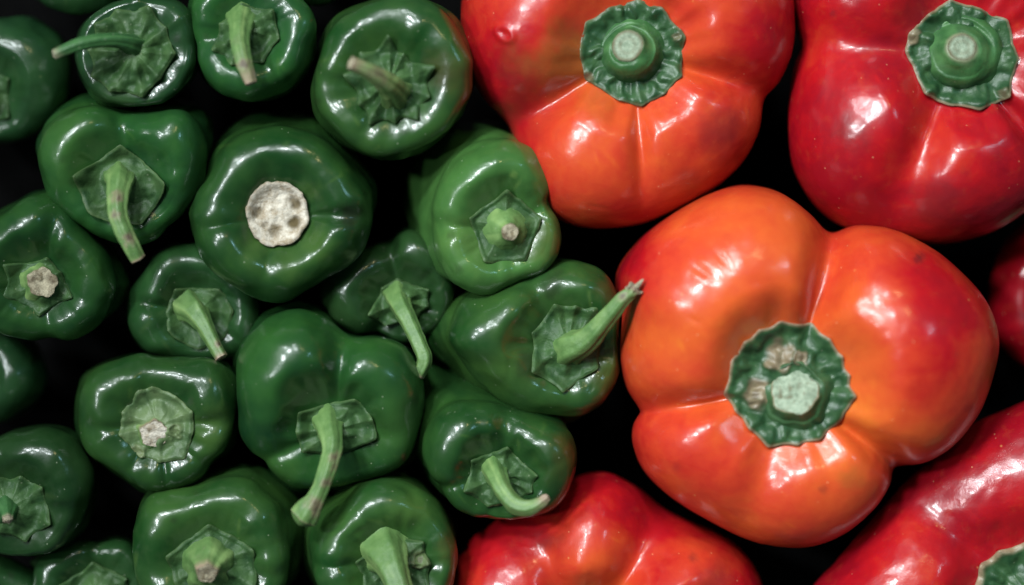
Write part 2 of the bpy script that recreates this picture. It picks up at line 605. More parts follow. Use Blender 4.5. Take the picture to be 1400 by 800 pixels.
        rr = rr * (1 + (0.014 if mat == 'calyx_dark' else 0.03) * noise(np.column_stack([np.cos(th) * 3.2, np.sin(th) * 3.2, th * 0]), 1.0, sd_) + 0.015 * noise(np.column_stack([np.cos(th) * 9, np.sin(th) * 9, th * 0]), 1.0, sd_ + 1))
        rr = gsmooth(rr, th, 0.03)
        near = near * 2
        seed = self.seed * 31 + 7
        rings, tone, spot = [], [], []
        NR = 34
        dirs = np.stack([np.cos(th), np.sin(th)], -1)
        ridge = np.exp(-(near / 0.42) ** 2)
        facet = np.sqrt((1 - near) ** 2 + 0.01) - 0.45
        for i in range(NR + 3):
            f = min(1.0, (i + 0.05) / NR)
            r = rr * f
            xy = C + dirs * r[:, None]
            rel = xy - self.C
            r2, t2 = np.hypot(rel[:, 0], rel[:, 1]), np.arctan2(rel[:, 1], rel[:, 0])
            zz = self.height(t2, r2)
            P3 = np.column_stack([xy, np.zeros(nt)])
            env = sstep(0.15, 0.5, np.full(nt, f)) * (1 - 0.45 * sstep(0.85, 1.0, np.full(nt, f)))
            zz = zz + lift + rib * facet * 1.9 * sstep(0.1, 0.6, np.full(nt, f)) * (1 - 0.25 * f)
            zz = zz + crinkle * env * (1.6 * noise(P3, 17, seed) + 0.6 * noise(P3, 9, seed + 1))
            if wave:
                zz = zz + wave * env * np.sin(th * 17 + 3 * noise(P3, 20, seed + 4)) * sstep(0.45, 0.7, np.full(nt, f))
            zz = zz + curl * (0.55 + 0.45 * ridge) * f ** 5 * (1 + 0.35 * noise(P3, 22, seed + 2))
            floor = self.height(t2, r2) + 2.2
            zz = floor + np.sqrt((zz - floor) ** 2 * (zz > floor) + 0.6)
            zz = zz + (dome[0] * np.maximum(0, 1 - f / 0.84) if dome[1] < 0 else dome[0] * (1 - sstep(0.35, 1.0, r / dome[1])))
            zz = zz - 4.5 * sstep(0.88, 1.0, np.full(nt, f)) ** 2
            tn = edge * (1.0 if mat == 'calyx_dark' else 0.6) * sstep(rim_w, 0.99, np.full(nt, f)) + (0.0 if mat == 'calyx_dark' else 0.25) * ridge * sstep(0.3, 0.8, np.full(nt, f)) * edge
            if i > NR:
                j = i - NR
                zz = zz - thick * j * 1.6
                xy = xy - dirs * (0.8 * (j - 1))
            zz = zz + self.lean(xy)
            rings.append(np.column_stack([xy, zz]))
            tone.append(tn)
        V = np.concatenate(rings)
        T = np.clip(np.concatenate(tone) * (0.6 if mat != 'calyx_dark' else 1.0), 0, 1)
        SP = np.zeros(len(V))
        kz = (D - V[:, 2]) / D
        U = np.column_stack([V[:, 0] / kz + 700, 400 - V[:, 1] / kz])
        for (su, sv, sr, st) in spots:
            q = np.hypot(U[:, 0] - su, U[:, 1] - sv) / sr + 0.4 * noise(V, sr * 0.6, seed + 3)
            SP = np.maximum(SP, 0.75 * st * np.exp(-((q - 0.95) / 0.3) ** 2) * (0.5 + 0.5 * noise(V, 9, seed + 5)))
            SP = np.maximum(SP, 0.6 * st * sstep(0.35, 0.1, q))
            T = np.maximum(T, st * sstep(1.2, 0.8, q))
            V[:, 2] += 2.5 * np.exp(-((q - 0.9) / 0.3) ** 2) - 1.5 * np.exp(-(q / 0.5) ** 2)
        nr = NR + 3
        F = grid_faces(nr, nt)
        ST = (0.0 if mat == 'calyx_dark' else 1.0) * (np.exp(-(np.hypot(V[:, 0] - C[0], V[:, 1] - C[1]) / 24) ** 2) + 0.5 * np.clip(noise(V, 16, seed + 8), 0, 1))
        n0 = len(V)
        V = np.vstack([V, V[:nt].mean(0)])
        ST = np.append(ST, ST[0])
        T, SP = np.append(T, T[0]), np.append(SP, SP[0])
        F += [(n0, i, (i + 1) % nt) for i in range(nt)]
        self.cal = make_mesh('calyx', V, F, M[mat], self.root, {'tone': T, 'spot': SP, 'streak': ST})
        return self.cal

    # -------------------------------------------------------------- stem
    def stem(self, path, mat='stem', end='cork', dry=0.12, ribs=5, ribamp=0.075, spots=(), rag=0.0, dome=0.25, flare=1.0, hollow=0.0, rings_cut=False):
        """path: (u, v, height over the calyx floor, radius)"""
        pts = np.array([list(self.pt(p[0], p[1], p[2] - (7 if i_ == 0 else 0))) + [p[3] * (1.08 if i_ == 0 else 1.0)] for i_, p in enumerate(path)])
        n = 44
        Cv = catmull(pts, n, False)
        X, rad = Cv[:, :3], Cv[:, 3] * (0.84 if len(path) > 4 and mat in ('stem', 'stem_dark') and skin_green_stem(path) else 1.0)
        ns = 40
        Tn = np.gradient(X, axis=0)
        Tn /= np.linalg.norm(Tn, axis=1, keepdims=True)
        nrm = np.cross(Tn[0], [0.3, 0.9, 0.2])
        nrm /= np.linalg.norm(nrm)
        seed = self.seed * 13 + 5
        rings, tone = [], []
        ph = np.linspace(0, TWO, ns, endpoint=False)
        for i in range(n):
            nrm = nrm - Tn[i] * (nrm @ Tn[i])
            nrm /= np.linalg.norm(nrm)
            b = np.cross(Tn[i], nrm)
            f = i / (n - 1)
            rr = rad[i] * (1 + ribamp * np.cos(ribs * ph + 0.9 * f) + (0.4 * ribamp) * np.cos(11 * ph + 1 + 0.5 * f))
            ring = X[i] + np.outer(np.cos(ph) * rr, nrm) + np.outer(np.sin(ph) * rr, b)
            jit = noise(ring, 14, seed) * 0.06 + noise(ring, 6, seed + 1) * 0.025
            if rag and f > 0.8:
                jit = jit + rag * (f - 0.8) * 5 * noise(ring, 5, seed + 2)
            jit = jit * min(1.0, 17.0 / rad[i])
            ring = ring + (ring - X[i]) * jit[:, None]
            rings.append(ring)
            tone.append(np.clip(sstep(1 - dry, 1.0, np.full(ns, f)) + 0.25 * noise(ring, 10, seed + 3) * sstep(1 - 3 * dry, 1.0, np.full(ns, f)), 0, 1))
        V = np.concatenate(rings)
        T = np.concatenate(tone)
        prof = noise(np.column_stack([np.cos(ph) * 3, np.sin(ph) * 3, np.full(ns, seed * 1.7)]), 1.0, seed)
        ST = np.clip(0.85 * np.tile(prof, n) + 0.35 * noise(V, 11, seed + 7), 0, 1)
        SP = np.zeros(len(V))
        kz = (D - V[:, 2]) / D
        U = np.column_stack([V[:, 0] / kz + 700, 400 - V[:, 1] / kz])
        for (su, sv, sr, st) in spots:
            q = np.hypot(U[:, 0] - su, U[:, 1] - sv) / sr + 0.7 * noise(V, max(4, sr * 0.7), seed + 6)
            SP = np.maximum(SP, st * sstep(0.9, 0.2, q))
            T = np.maximum(T, 0.8 * st * sstep(1.7, 0.4, q))
        self.stm = make_mesh('stem', V, grid_faces(n, ns), M[mat], self.root, {'tone': T, 'spot': SP, 'streak': ST})
        # cut face: a rough little cap on the end of the stem
        t, c, r = Tn[-1], X[-1], rings[-1]
        caps, m = [], 9
        for j in range(m):
            f = 1 - j / m
            q = c + (r - c) * f * (0.97 if j else 1.0)
            hgt = dome * rad[-1] * (1 - f ** 2) - hollow * rad[-1] * sstep(0.75, 0.2, np.array([f]))[0]
            q = q + t * (hgt + 0.3)
            q = q + np.outer(noise(q, 5.5, seed + 8) * min(1.1, 0.055 * rad[-1]) * (1 if j else 0), t)
            caps.append(q)
        CV = np.concatenate(caps)
        n0 = len(CV)
        CV = np.vstack([CV, caps[-1].mean(0)])
        F = grid_faces(m, ns) + [(n0, (m - 1) * ns + (a + 1) % ns, (m - 1) * ns + a) for a in range(ns)]
        sp = np.append(np.clip(noise(CV[:-1], 6, seed + 9) * 1.2 - 0.35, 0, 1), 0)
        if rings_cut:
            fr = np.append(np.repeat([1 - j / m for j in range(m)], ns), 0)
            sp = np.clip(0.35 * sp + 0.8 * np.exp(-((fr - 1.0) / 0.16) ** 2) + 0.35 * np.exp(-((fr - 0.5) / 0.12) ** 2), 0, 1)
        cap = make_mesh('cut_end', CV, F, M[end], self.root, {'spot': sp})
        cap.parent = self.stm
        return self.stm

    # -------------------------------------------------------------- torn fibres at the end of a broken stem
    def fibre(self, a, b, r):
        A_, B_ = self.pt(*a), self.pt(*b)
        ax = B_ - A_
        n1 = np.cross(ax, [0.2, 0.3, 1.0])
        n1 /= np.linalg.norm(n1)
        n2 = np.cross(ax, n1)
        n2 /= np.linalg.norm(n2)
        ph = np.linspace(0, TWO, 8, endpoint=False)
        rings = []
        for f in (0, .3, .6, .85, 1.0):
            rr = r * (1 - f) ** 0.6 + 0.5
            rings.append(A_ + ax * f + np.outer(np.cos(ph) * rr, n1) + np.outer(np.sin(ph) * rr, n2) + 1.2 * math.sin(5 * f) * n1)
        V = np.concatenate(rings)
        o = make_mesh('torn_fibre', V, grid_faces(5, 8), M['cork'], self.root, {'spot': np.clip(noise(V, 5, int(a[0])), 0, 1)})
        o.parent = self.stm
        return o

    # -------------------------------------------------------------- bare scar where the stem came off
    def scar(self, c, rx, ry, mat='cork_white', pits=(), nt=96):
        th = np.linspace(-math.pi, math.pi, nt, endpoint=False)
        seed = self.seed * 7 + 3
        cc = place(c[0], c[1], self.zcav + 4)
        rings = []
        wob = 1 + 0.05 * noise(np.column_stack([np.cos(th) * 1.6, np.sin(th) * 1.6, th * 0]), 1.0, seed) + 0.045 * noise(np.column_stack([np.cos(th) * 6, np.sin(th) * 6, th * 0]), 1.0, seed + 1)
        NR = 30
        for i in range(NR + 3):
            f = min(1, (i + 0.05) / NR)
            xy = cc + np.stack([np.cos(th) * rx, np.sin(th) * ry], -1) * (f * wob)[:, None]
            rel = xy - self.C
            zz = self.height(np.arctan2(rel[:, 1], rel[:, 0]), np.hypot(rel[:, 0], rel[:, 1])) + 9
            P3 = np.column_stack([xy, np.zeros(nt)])
            zz = zz + 2.4 * noise(P3, 17, seed) + 0.8 * noise(P3, 6, seed + 1) + 2.0 * sstep(0.7, 0.9, np.array([f])) - 2.5 * sstep(0.92, 1.0, np.array([f]))
            if i > NR:
                zz = zz - 4 * (i - NR)
            rings.append(np.column_stack([xy, zz + self.lean(xy)]))
        V = np.concatenate(rings)
        kz = (D - V[:, 2]) / D
        U = np.column_stack([V[:, 0] / kz + 700, 400 - V[:, 1] / kz])
        SP = np.zeros(len(V))
        SP = 0.5 * sstep(0.88, 1.0, np.repeat(np.minimum(1, (np.arange(NR + 3) + .05) / NR), nt))
        for (su, sv, sr, st) in pits:
            q = np.hypot(U[:, 0] - su, U[:, 1] - sv) / sr + 0.35 * noise(V, sr, seed + 5)
            V[:, 2] -= 6 * st * np.exp(-q ** 2)
            SP = np.maximum(SP, 1.0 * st * sstep(1.4, 0.4, q))
        n0 = len(V)
        F = grid_faces(NR + 3, nt)
        V = np.vstack([V, V[:nt].mean(0)])
        F += [(n0, i, (i + 1) % nt) for i in range(nt)]
        return make_mesh('stem_scar', V, F, M[mat], self.root, {'spot': np.append(SP, SP[0])})

    # -------------------------------------------------------------- a small dry patch of its own on the calyx
    def patch(self, name, u, v, rx, ry, rot, dz, mat='cork', nt=40, pits=()):
        th = np.linspace(-math.pi, math.pi, nt, endpoint=False)
        seed = self.seed * 5 + int(u)
        a = R_(rot)
        c = self.pt(u, v, dz)
        rings = []
        for i in range(10):
            f = (i + 0.05) / 9.05
            x, y = np.cos(th) * rx * f, np.sin(th) * ry * f
            wob = 1 + 0.12 * np.sin(3 * th + u) + 0.07 * np.sin(5 * th)
            xy = c[:2] + np.stack([x * math.cos(a) - y * math.sin(a), x * math.sin(a) + y * math.cos(a)], -1) * wob[:, None]
            zz = c[2] - 7 * f ** 3 + 0.9 * noise(np.column_stack([xy, np.zeros(nt)]), 7, seed)
            rings.append(np.column_stack([xy, zz]))
        V = np.concatenate(rings)
        n0 = len(V)
        SP = np.clip(noise(V, 6, seed + 2) * 1.6 - 0.2, 0, 1)
        V = np.vstack([V, V[:nt].mean(0)])
        F = grid_faces(10, nt) + [(n0, i, (i + 1) % nt) for i in range(nt)]
        o = make_mesh(name, V, F, M[mat], self.root, {'spot': np.append(SP, 0)})
        o.parent = self.cal
        return o


def circle(u, v, rx, ry=None, n=12, seed=0, wob=0.05):
    rng = np.random.RandomState(seed)
    ry = ry or rx
    return [(u + rx * math.cos(TWO * i / n) * (1 + wob * rng.uniform(-1, 1)), v + ry * math.sin(TWO * i / n) * (1 + wob * rng.uniform(-1, 1))) for i in range(n)]


# ------------------------------------------------------------------ the table under the heap
def table():
    m, nt, b = new_mat('table_shade_black')
    co = node(nt, 'ShaderNodeTexCoord').outputs['Object']
    n1 = tex(nt, co, 40, 5, 0.6)
    nt.links.new(ramp(nt, n1.outputs['Fac'], 0.3, 0.7, (0.002, 0.002, 0.002, 1), (0.005, 0.005, 0.005, 1)), b.inputs['Base Color'])  # near-black colour stands in for deep shade between the peppers
    b.inputs['Roughness'].default_value = 0.8
    b.inputs['Specular IOR Level'].default_value = 0.0
    x, y = 1500, 1000
    V = [(-x, -y, TABLE - 1), (x, -y, TABLE - 1), (x, y, TABLE - 1), (-x, y, TABLE - 1)]
    V += [(a, b_, TABLE - 120) for a, b_, _ in V]
    F = [(0, 1, 2, 3), (4, 7, 6, 5), (0, 4, 5, 1), (1, 5, 6, 2), (2, 6, 7, 3), (3, 7, 4, 0)]
    me_o = make_mesh('table', V, F, m, None)
    me_o.data.polygons.foreach_set('use_smooth', [False] * 6)
    me_o['kind'] = 'structure'
    me_o['label'] = 'table top under the heap of peppers, gap shade painted black'


table()

GG = 'green peppers heaped on the left'
GR = 'large red and orange peppers on the right'

# ---- greens -------------------------------------------------------------------------------------------------
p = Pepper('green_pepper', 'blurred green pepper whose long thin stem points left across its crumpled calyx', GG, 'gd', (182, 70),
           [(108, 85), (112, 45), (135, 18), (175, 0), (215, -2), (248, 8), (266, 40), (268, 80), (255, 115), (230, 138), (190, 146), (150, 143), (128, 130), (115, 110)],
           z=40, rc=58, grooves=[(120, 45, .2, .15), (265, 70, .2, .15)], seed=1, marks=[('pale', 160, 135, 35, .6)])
p.calyx([(130, 33), (160, 12), (207, 9), (230, 38), (243, 75), (222, 110), (196, 134), (152, 128), (127, 106), (122, 70)], crinkle=3.8, rib=4.5, curl=4, lift=6, edge=.7)
p.stem([(186, 68, 0, 24), (178, 60, 22, 15), (150, 55, 48, 11), (110, 61, 66, 10), (74, 75, 72, 7.5)], mat='stem_dark', dry=.12)

p = Pepper('green_pepper', 'bumpy green pepper at the top edge with a thick stem drooping to a brown tip', GG, 'g', (336, 40),
           [(260, 30), (262, 0), (290, -25), (340, -32), (390, -18), (420, 8), (431, 40), (428, 80), (410, 110), (385, 130), (345, 138), (310, 128), (285, 110), (270, 85), (267, 62), (262, 47)],
           z=40, rc=44, grooves=[(267, 62, .45, .2), (390, 125, .2, .2)], seed=2)
p.calyx([(300, 33), (330, 4), (376, 14), (384, 55), (362, 88), (318, 92), (291, 71)], crinkle=3.5, rib=4, lift=5, edge=.6)
p.stem([(331, 25, 0, 25), (329, 38, 22, 19), (328, 60, 44, 15), (334, 88, 58, 13), (343, 114, 60, 9)], dry=.3, spots=[(332, 88, 9, .8)])

p = Pepper('green_pepper', 'round green pepper beside the red pepper, star calyx and stem pointing at the viewer', GG, 'g', (533, 112),
           [(427, 120), (435, 85), (447, 50), (465, 25), (500, 5), (530, -3), (570, 0), (605, 15), (630, 40), (645, 75), (647, 95), (640, 130), (622, 165), (590, 195), (550, 212), (515, 212), (480, 198), (450, 175), (432, 150)],
           z=62, rc=58, cf=.41, hf=.75, grooves=[(440, 150, .15, .15), (540, -3, .12, .15), (560, 212, .15, .2)], seed=3, marks=[('blush_reflection', 645, 100, 34, .22, .5, 90)])
p.calyx([(533, 46), (552, 74), (598, 92), (590, 135), (573, 168), (541, 172), (504, 173), (490, 145), (466, 104), (492, 72)], crinkle=3.5, rib=5, curl=5, lift=6, bow=.14, edge=.45)
p.stem([(540, 128, 0, 30), (538, 124, 22, 23), (530, 114, 48, 18), (508, 99, 74, 13), (480, 86, 92, 10)], dry=.2, spots=[(520, 103, 14, .55)])

p = Pepper('green_pepper', 'heart-shaped green pepper with a pale stem hanging down between two darker peppers', GG, 'g', (168, 248),
           [(53, 200), (62, 178), (85, 159), (110, 147), (138, 143), (165, 148), (175, 151), (200, 150), (240, 149), (265, 158), (282, 182), (286, 220), (275, 262), (255, 290), (235, 306), (203, 330), (168, 335), (135, 325), (110, 308), (85, 285), (65, 260), (55, 230)],
           z=10, rc=52, cf=.41, tail=(10, -30), grooves=[(174, 150, .35, .22), (70, 270, .15, .2), (240, 300, .25, .25)], seed=4, marks=[('pale', 90, 190, 60, .5)])
p.calyx([(168, 199), (106, 243), (128, 297), (195, 308), (231, 252)], crinkle=2.8, rib=3, bow=-.04, edge=.8, lift=3, curl=12)
p.stem([(164, 243, 0, 25), (164, 250, 22, 22), (161, 272, 44, 17), (163, 300, 56, 15), (177, 333, 58, 14), (189, 354, 52, 12)], dry=.06, spots=[(160, 270, 7, .8), (158, 295, 6, .7), (175, 326, 8, .8)])

p = Pepper('green_pepper', 'ring-shaped green pepper with a bare white scar where its stem broke off', GG, 'g', (381, 293),
           [(261, 290), (266, 268), (285, 240), (302, 212), (325, 190), (350, 177), (385, 172), (420, 177), (445, 190), (467, 210), (490, 240), (508, 265), (510, 290), (500, 330), (488, 352), (455, 378), (420, 398), (390, 409), (350, 404), (310, 385), (285, 362), (270, 335), (265, 310)],
           z=20, rc=42, cf=.52, hf=1.0, cav=.62, tail=(-5, -45), grooves=[(275, 318, .28, .12), (505, 298, .42, .10), (360, 404, .14, .15), (470, 375, .1, .2)], seed=5,
           marks=[('pale', 350, 335, 30, .8), ('pale', 430, 330, 28, .9), ('pale', 395, 355, 30, .7), ('bruise', 478, 296, 20, .75), ('pale', 425, 262, 16, .6), ('pale', 464, 240, 20, .9, 12, -35)])
p.scar((381, 293), 41, 44, pits=[(404, 279, 9, .9), (400, 303, 9, 1), (352, 290, 8, .7), (375, 314, 9, .8), (363, 308, 5, .6)])

p = Pepper('green_pepper', 'dark green pepper at the left edge with a stubby cut stem in a five-pointed calyx', GG, 'g', (56, 387),
           [(20, 280), (52, 268), (85, 275), (112, 305), (150, 345), (164, 390), (152, 425), (122, 450), (95, 461), (70, 458), (40, 463), (0, 452), (-28, 420), (-38, 370), (-28, 318)],
           z=5, rc=45, cf=.41, grooves=[(70, 459, .35, .15), (90, 275, .35, .16), (160, 420, .12, .2)], tail=(20, -20), seed=6)
p.calyx([(66, 351), (9, 362), (7, 405), (54, 433), (101, 408), (84, 372)], crinkle=2.8, rib=3.5, bow=.06, edge=.5, lift=2)
p.stem([(57, 386, 0, 30), (57, 386, 10, 23), (58, 386, 20, 20), (58, 386, 30, 19.5)], dry=.3, dome=.06, hollow=.12, end='cork')

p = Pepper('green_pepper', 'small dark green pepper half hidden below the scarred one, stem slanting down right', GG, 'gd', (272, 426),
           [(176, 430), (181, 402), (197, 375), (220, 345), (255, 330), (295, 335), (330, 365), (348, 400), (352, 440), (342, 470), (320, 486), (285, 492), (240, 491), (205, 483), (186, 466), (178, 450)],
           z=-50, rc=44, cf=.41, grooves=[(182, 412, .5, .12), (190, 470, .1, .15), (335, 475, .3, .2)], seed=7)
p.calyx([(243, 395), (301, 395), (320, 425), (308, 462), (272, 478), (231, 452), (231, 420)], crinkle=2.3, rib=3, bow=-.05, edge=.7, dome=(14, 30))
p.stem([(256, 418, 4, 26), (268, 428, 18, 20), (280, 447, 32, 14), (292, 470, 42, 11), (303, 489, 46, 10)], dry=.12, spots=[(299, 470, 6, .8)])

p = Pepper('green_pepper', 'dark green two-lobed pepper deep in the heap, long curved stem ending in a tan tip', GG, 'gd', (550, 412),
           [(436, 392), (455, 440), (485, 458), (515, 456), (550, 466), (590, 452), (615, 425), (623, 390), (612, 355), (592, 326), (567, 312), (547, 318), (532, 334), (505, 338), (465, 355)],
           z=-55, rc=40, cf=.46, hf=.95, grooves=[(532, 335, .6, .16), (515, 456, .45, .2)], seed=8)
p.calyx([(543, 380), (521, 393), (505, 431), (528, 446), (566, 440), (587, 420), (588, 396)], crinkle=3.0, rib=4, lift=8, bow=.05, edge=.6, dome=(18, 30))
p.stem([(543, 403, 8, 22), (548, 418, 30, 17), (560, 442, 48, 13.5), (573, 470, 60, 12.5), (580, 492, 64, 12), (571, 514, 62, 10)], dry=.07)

p = Pepper('green_pepper', 'light green pepper touching the red one, flat five-sided calyx with a round stub', GG, 'gl', (690, 312),
           [(590, 305), (597, 262), (618, 220), (648, 198), (685, 192), (715, 199), (737, 215), (751, 240), (756, 262), (753, 277), (764, 300), (769, 325), (761, 355), (745, 371), (720, 380), (700, 392), (670, 407), (645, 403), (615, 385), (600, 360), (593, 330)],
           z=20, rc=46, cf=.41, tail=(-66, -62), grooves=[(753, 277, .4, .16), (592, 312, .3, .15), (735, 377, .15, .2)], seed=9,
           marks=[('blush_reflection', 765, 330, 30, .22, .5, 90), ('pale', 702, 239, 5, .9), ('pale', 640, 330, 40, .4)])
p.calyx([(693, 259), (641, 299), (661, 359), (719, 357), (742, 298)], crinkle=1.7, rib=3, bow=.0, edge=.9, lift=2, dome=(30, -1))
p.stem([(692, 314, 8, 32), (694, 315, 20, 23), (696, 316, 32, 14), (697, 317, 42, 11)], dry=.1, dome=.1, hollow=.15, ribamp=.03)

p = Pepper('green_pepper', 'green pepper with a thick stem reaching over the orange pepper to a ragged torn end', GG, 'g', (776, 473),
           [(612, 455), (632, 415), (675, 392), (720, 372), (760, 360), (790, 357), (815, 370), (838, 395), (850, 430), (853, 470), (848, 505), (835, 540), (805, 565), (780, 572), (745, 568), (700, 555), (668, 530), (640, 500), (620, 480)],
           z=-5, rc=50, cf=.42, tail=(-70, 0), grooves=[(720, 372, .3, .2), (780, 572, .2, .2), (848, 400, .15, .2)], seed=10,
           marks=[('bruise', 755, 395, 30, .55, 2, 100), ('blush_reflection', 842, 520, 40, .22), ('blush_reflection', 838, 395, 22, .22), ('bruise', 722, 500, 22, .5), ('pale', 690, 490, 45, .3)])
p.calyx([(756, 413), (786, 417), (817, 421), (826, 462), (818, 505), (770, 536), (727, 508), (727, 455)], crinkle=2.6, rib=3, bow=.04, edge=.6, lift=4, dome=(14, 46))
p.stem([(776, 477, 2, 31), (783, 474, 18, 26), (803, 464, 38, 20), (828, 437, 58, 15.5), (850, 411, 72, 12.5), (863, 400, 78, 10), (870, 394, 81, 7.5)], dry=.2, rag=.9, spots=[(851, 405, 6, .7)])
p.fibre((864, 396, 80), (881, 383, 88), 5)
p.fibre((866, 400, 78), (879, 401, 82), 3.5)
p.fibre((858, 395, 80), (864, 386, 86), 3.5)

p = Pepper('green_pepper', 'largest green pepper, two broad lobes and a long bent stem with a knobbed end', GG, 'g', (457, 588),
           [(324, 530), (326, 490), (338, 460), (357, 438), (385, 425), (420, 420), (450, 433), (473, 455), (490, 462), (520, 463), (550, 475), (570, 497), (578, 530), (578, 570), (570, 610), (555, 635), (530, 650), (490, 662), (450, 668), (410, 668), (385, 655), (372, 640), (364, 626), (345, 614), (330, 590), (324, 560)],
           z=10, rc=50, cf=.41, hf=.85, grooves=[(474, 456, .5, .15), (364, 626, .42, .14), (500, 660, .12, .2), (575, 590, .1, .2)], tilt=(0, -.06), seed=11, marks=[('pale', 540, 590, 60, .4), ('pale', 380, 640, 30, .4)])
p.calyx([(486, 544), (411, 562), (406, 590), (414, 618), (464, 622), (516, 600), (511, 572)], crinkle=2.8, rib=3.5, bow=-.03, edge=.7, lift=5)
p.stem([(449, 575, 0, 27), (451, 590, 22, 21), (454, 614, 44, 16), (444, 652, 62, 14), (431, 682, 68, 14.5), (422, 696, 68, 20), (415, 706, 66, 22.5)], mat='stem', end='stem', dry=.02, dome=.75, spots=[(458, 625, 7, .7), (447, 660, 6, .7), (430, 692, 10, .8), (457, 641, 5, .5)])

p = Pepper('green_pepper', 'squat green pepper with a broad flat pale calyx and a broken-off white stub', GG, 'g', (215, 582),
           [(107, 560), (110, 530), (120, 510), (145, 495), (190, 485), (215, 488), (260, 489), (298, 493), (317, 512), (325, 545), (321, 590), (308, 617), (286, 633), (274, 648), (258, 661), (235, 670), (205, 672), (180, 662), (150, 643), (125, 625), (112, 600)],
           z=15, rc=48, cf=.42, hf=.85, cav=.5, grooves=[(234, 671, .3, .1), (283, 637, .4, .12), (324, 575, .35, .15), (112, 588, .3, .12), (170, 656, .2, .12)], seed=12, marks=[('pale', 292, 590, 35, .7)])
p.calyx([(193, 531), (210, 527), (242, 540), (265, 562), (266, 592), (254, 628), (220, 634), (192, 625), (164, 594), (168, 562)], crinkle=2.6, rib=2, bow=.02, edge=.5, lift=3, mat='calyx_pale', spots=[(188, 618, 10, .6), (240, 590, 9, .3)])
p.stem([(211, 592, 2, 26), (211, 592, 9, 20), (211, 594, 15, 19)], dry=.6, dome=.08, end='cork_white', rag=.12)

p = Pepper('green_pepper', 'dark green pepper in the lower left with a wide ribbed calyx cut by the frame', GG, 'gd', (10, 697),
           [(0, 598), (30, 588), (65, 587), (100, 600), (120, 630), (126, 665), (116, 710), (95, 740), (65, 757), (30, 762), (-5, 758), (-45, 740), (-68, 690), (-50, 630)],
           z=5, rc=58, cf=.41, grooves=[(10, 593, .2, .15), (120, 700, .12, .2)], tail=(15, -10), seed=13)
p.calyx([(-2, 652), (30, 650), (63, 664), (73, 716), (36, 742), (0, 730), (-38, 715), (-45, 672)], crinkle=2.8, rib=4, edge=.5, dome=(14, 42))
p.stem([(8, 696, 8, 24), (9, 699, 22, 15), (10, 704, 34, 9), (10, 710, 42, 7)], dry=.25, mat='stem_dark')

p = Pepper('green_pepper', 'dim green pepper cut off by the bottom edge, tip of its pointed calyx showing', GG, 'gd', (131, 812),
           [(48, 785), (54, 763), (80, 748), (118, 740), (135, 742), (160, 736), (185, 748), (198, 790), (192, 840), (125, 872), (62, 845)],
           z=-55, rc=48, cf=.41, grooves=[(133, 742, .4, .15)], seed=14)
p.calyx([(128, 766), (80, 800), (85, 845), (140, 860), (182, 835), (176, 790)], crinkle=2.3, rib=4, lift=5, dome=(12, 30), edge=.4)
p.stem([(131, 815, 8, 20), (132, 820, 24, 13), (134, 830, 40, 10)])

p = Pepper('green_pepper', 'glossy green pepper at the bottom with a thick cone stem cut brown, facing the viewer', GG, 'g', (288, 772),
           [(182, 735), (185, 705), (195, 685), (215, 672), (250, 667), (290, 657), (330, 655), (360, 668), (385, 690), (397, 725), (396, 770), (385, 810), (340, 850), (280, 862), (220, 850), (190, 800), (183, 765)],
           z=20, rc=58, cf=.41, hf=.85, cav=.5, tail=(40, -45), grooves=[(392, 790, .3, .2), (190, 790, .18, .2), (255, 665, .12, .15)], seed=15)
p.calyx([(286, 716), (316, 731), (347, 750), (352, 800), (322, 832), (258, 832), (240, 795), (229, 757)], crinkle=2.0, rib=3.5, edge=.6, lift=3, bow=.0, dome=(28, -1))
p.stem([(287, 770, 8, 36), (286, 772, 22, 29), (284, 777, 38, 19), (283, 784, 52, 13)], dry=.3, dome=.05, hollow=.1, end='cork')

p = Pepper('green_pepper', 'green pepper at the bottom next to red, its stem leaving the frame', GG, 'g', (540, 772),
           [(424, 740), (430, 715), (450, 695), (480, 675), (503, 662), (530, 656), (560, 660), (590, 680), (610, 705), (623, 740), (621, 780), (602, 830), (540, 862), (470, 850), (440, 810), (426, 775)],
           z=15, rc=52, cf=.41, tail=(-15, -30), grooves=[(426, 768, .35, .13), (600, 690, .2, .2)], seed=16, marks=[('pale', 565, 695, 30, .5), ('blush_reflection', 622, 745, 24, .22)])
p.calyx([(525, 730), (487, 767), (499, 806), (542, 832), (588, 806), (590, 770), (580, 739)], crinkle=2.6, rib=4, edge=.6, lift=4, dome=(14, 40), spots=[(575, 765, 13, .9)])
p.stem([(526, 752, 8, 32), (532, 765, 24, 25), (540, 786, 42, 19), (550, 818, 56, 17)])

p = Pepper('green_pepper', 'green pepper resting on the red one, hooked stem curling right to a dry tip', GG, 'g', (683, 654),
           [(578, 625), (584, 596), (598, 566), (622, 547), (660, 546), (700, 556), (740, 568), (775, 585), (791, 615), (789, 645), (776, 675), (745, 700), (715, 712), (690, 714), (660, 708), (625, 695), (606, 676), (600, 664), (585, 650)],
           z=15, rc=44, cf=.41, tail=(-75, -95), grooves=[(600, 664, .35, .13), (695, 555, .28, .16), (640, 547, .12, .15)], seed=17, marks=[('blush_reflection', 785, 620, 40, .22), ('dent', 660, 610, 9, 2.0), ('dent', 676, 604, 8, 2.0), ('dent', 728, 622, 9, 2.0), ('dent', 740, 645, 9, 2.0)])
p.calyx([(694, 609), (644, 628), (633, 671), (666, 696), (708, 692), (727, 672), (735, 649)], crinkle=3.0, rib=4.5, edge=.6, lift=4, dome=(8, 30))
p.stem([(675, 640, 2, 22), (680, 653, 22, 17), (690, 674, 42, 14), (706, 691, 54, 13.5), (727, 693, 60, 12), (749, 679, 62, 6)], dry=.2, rag=.2)

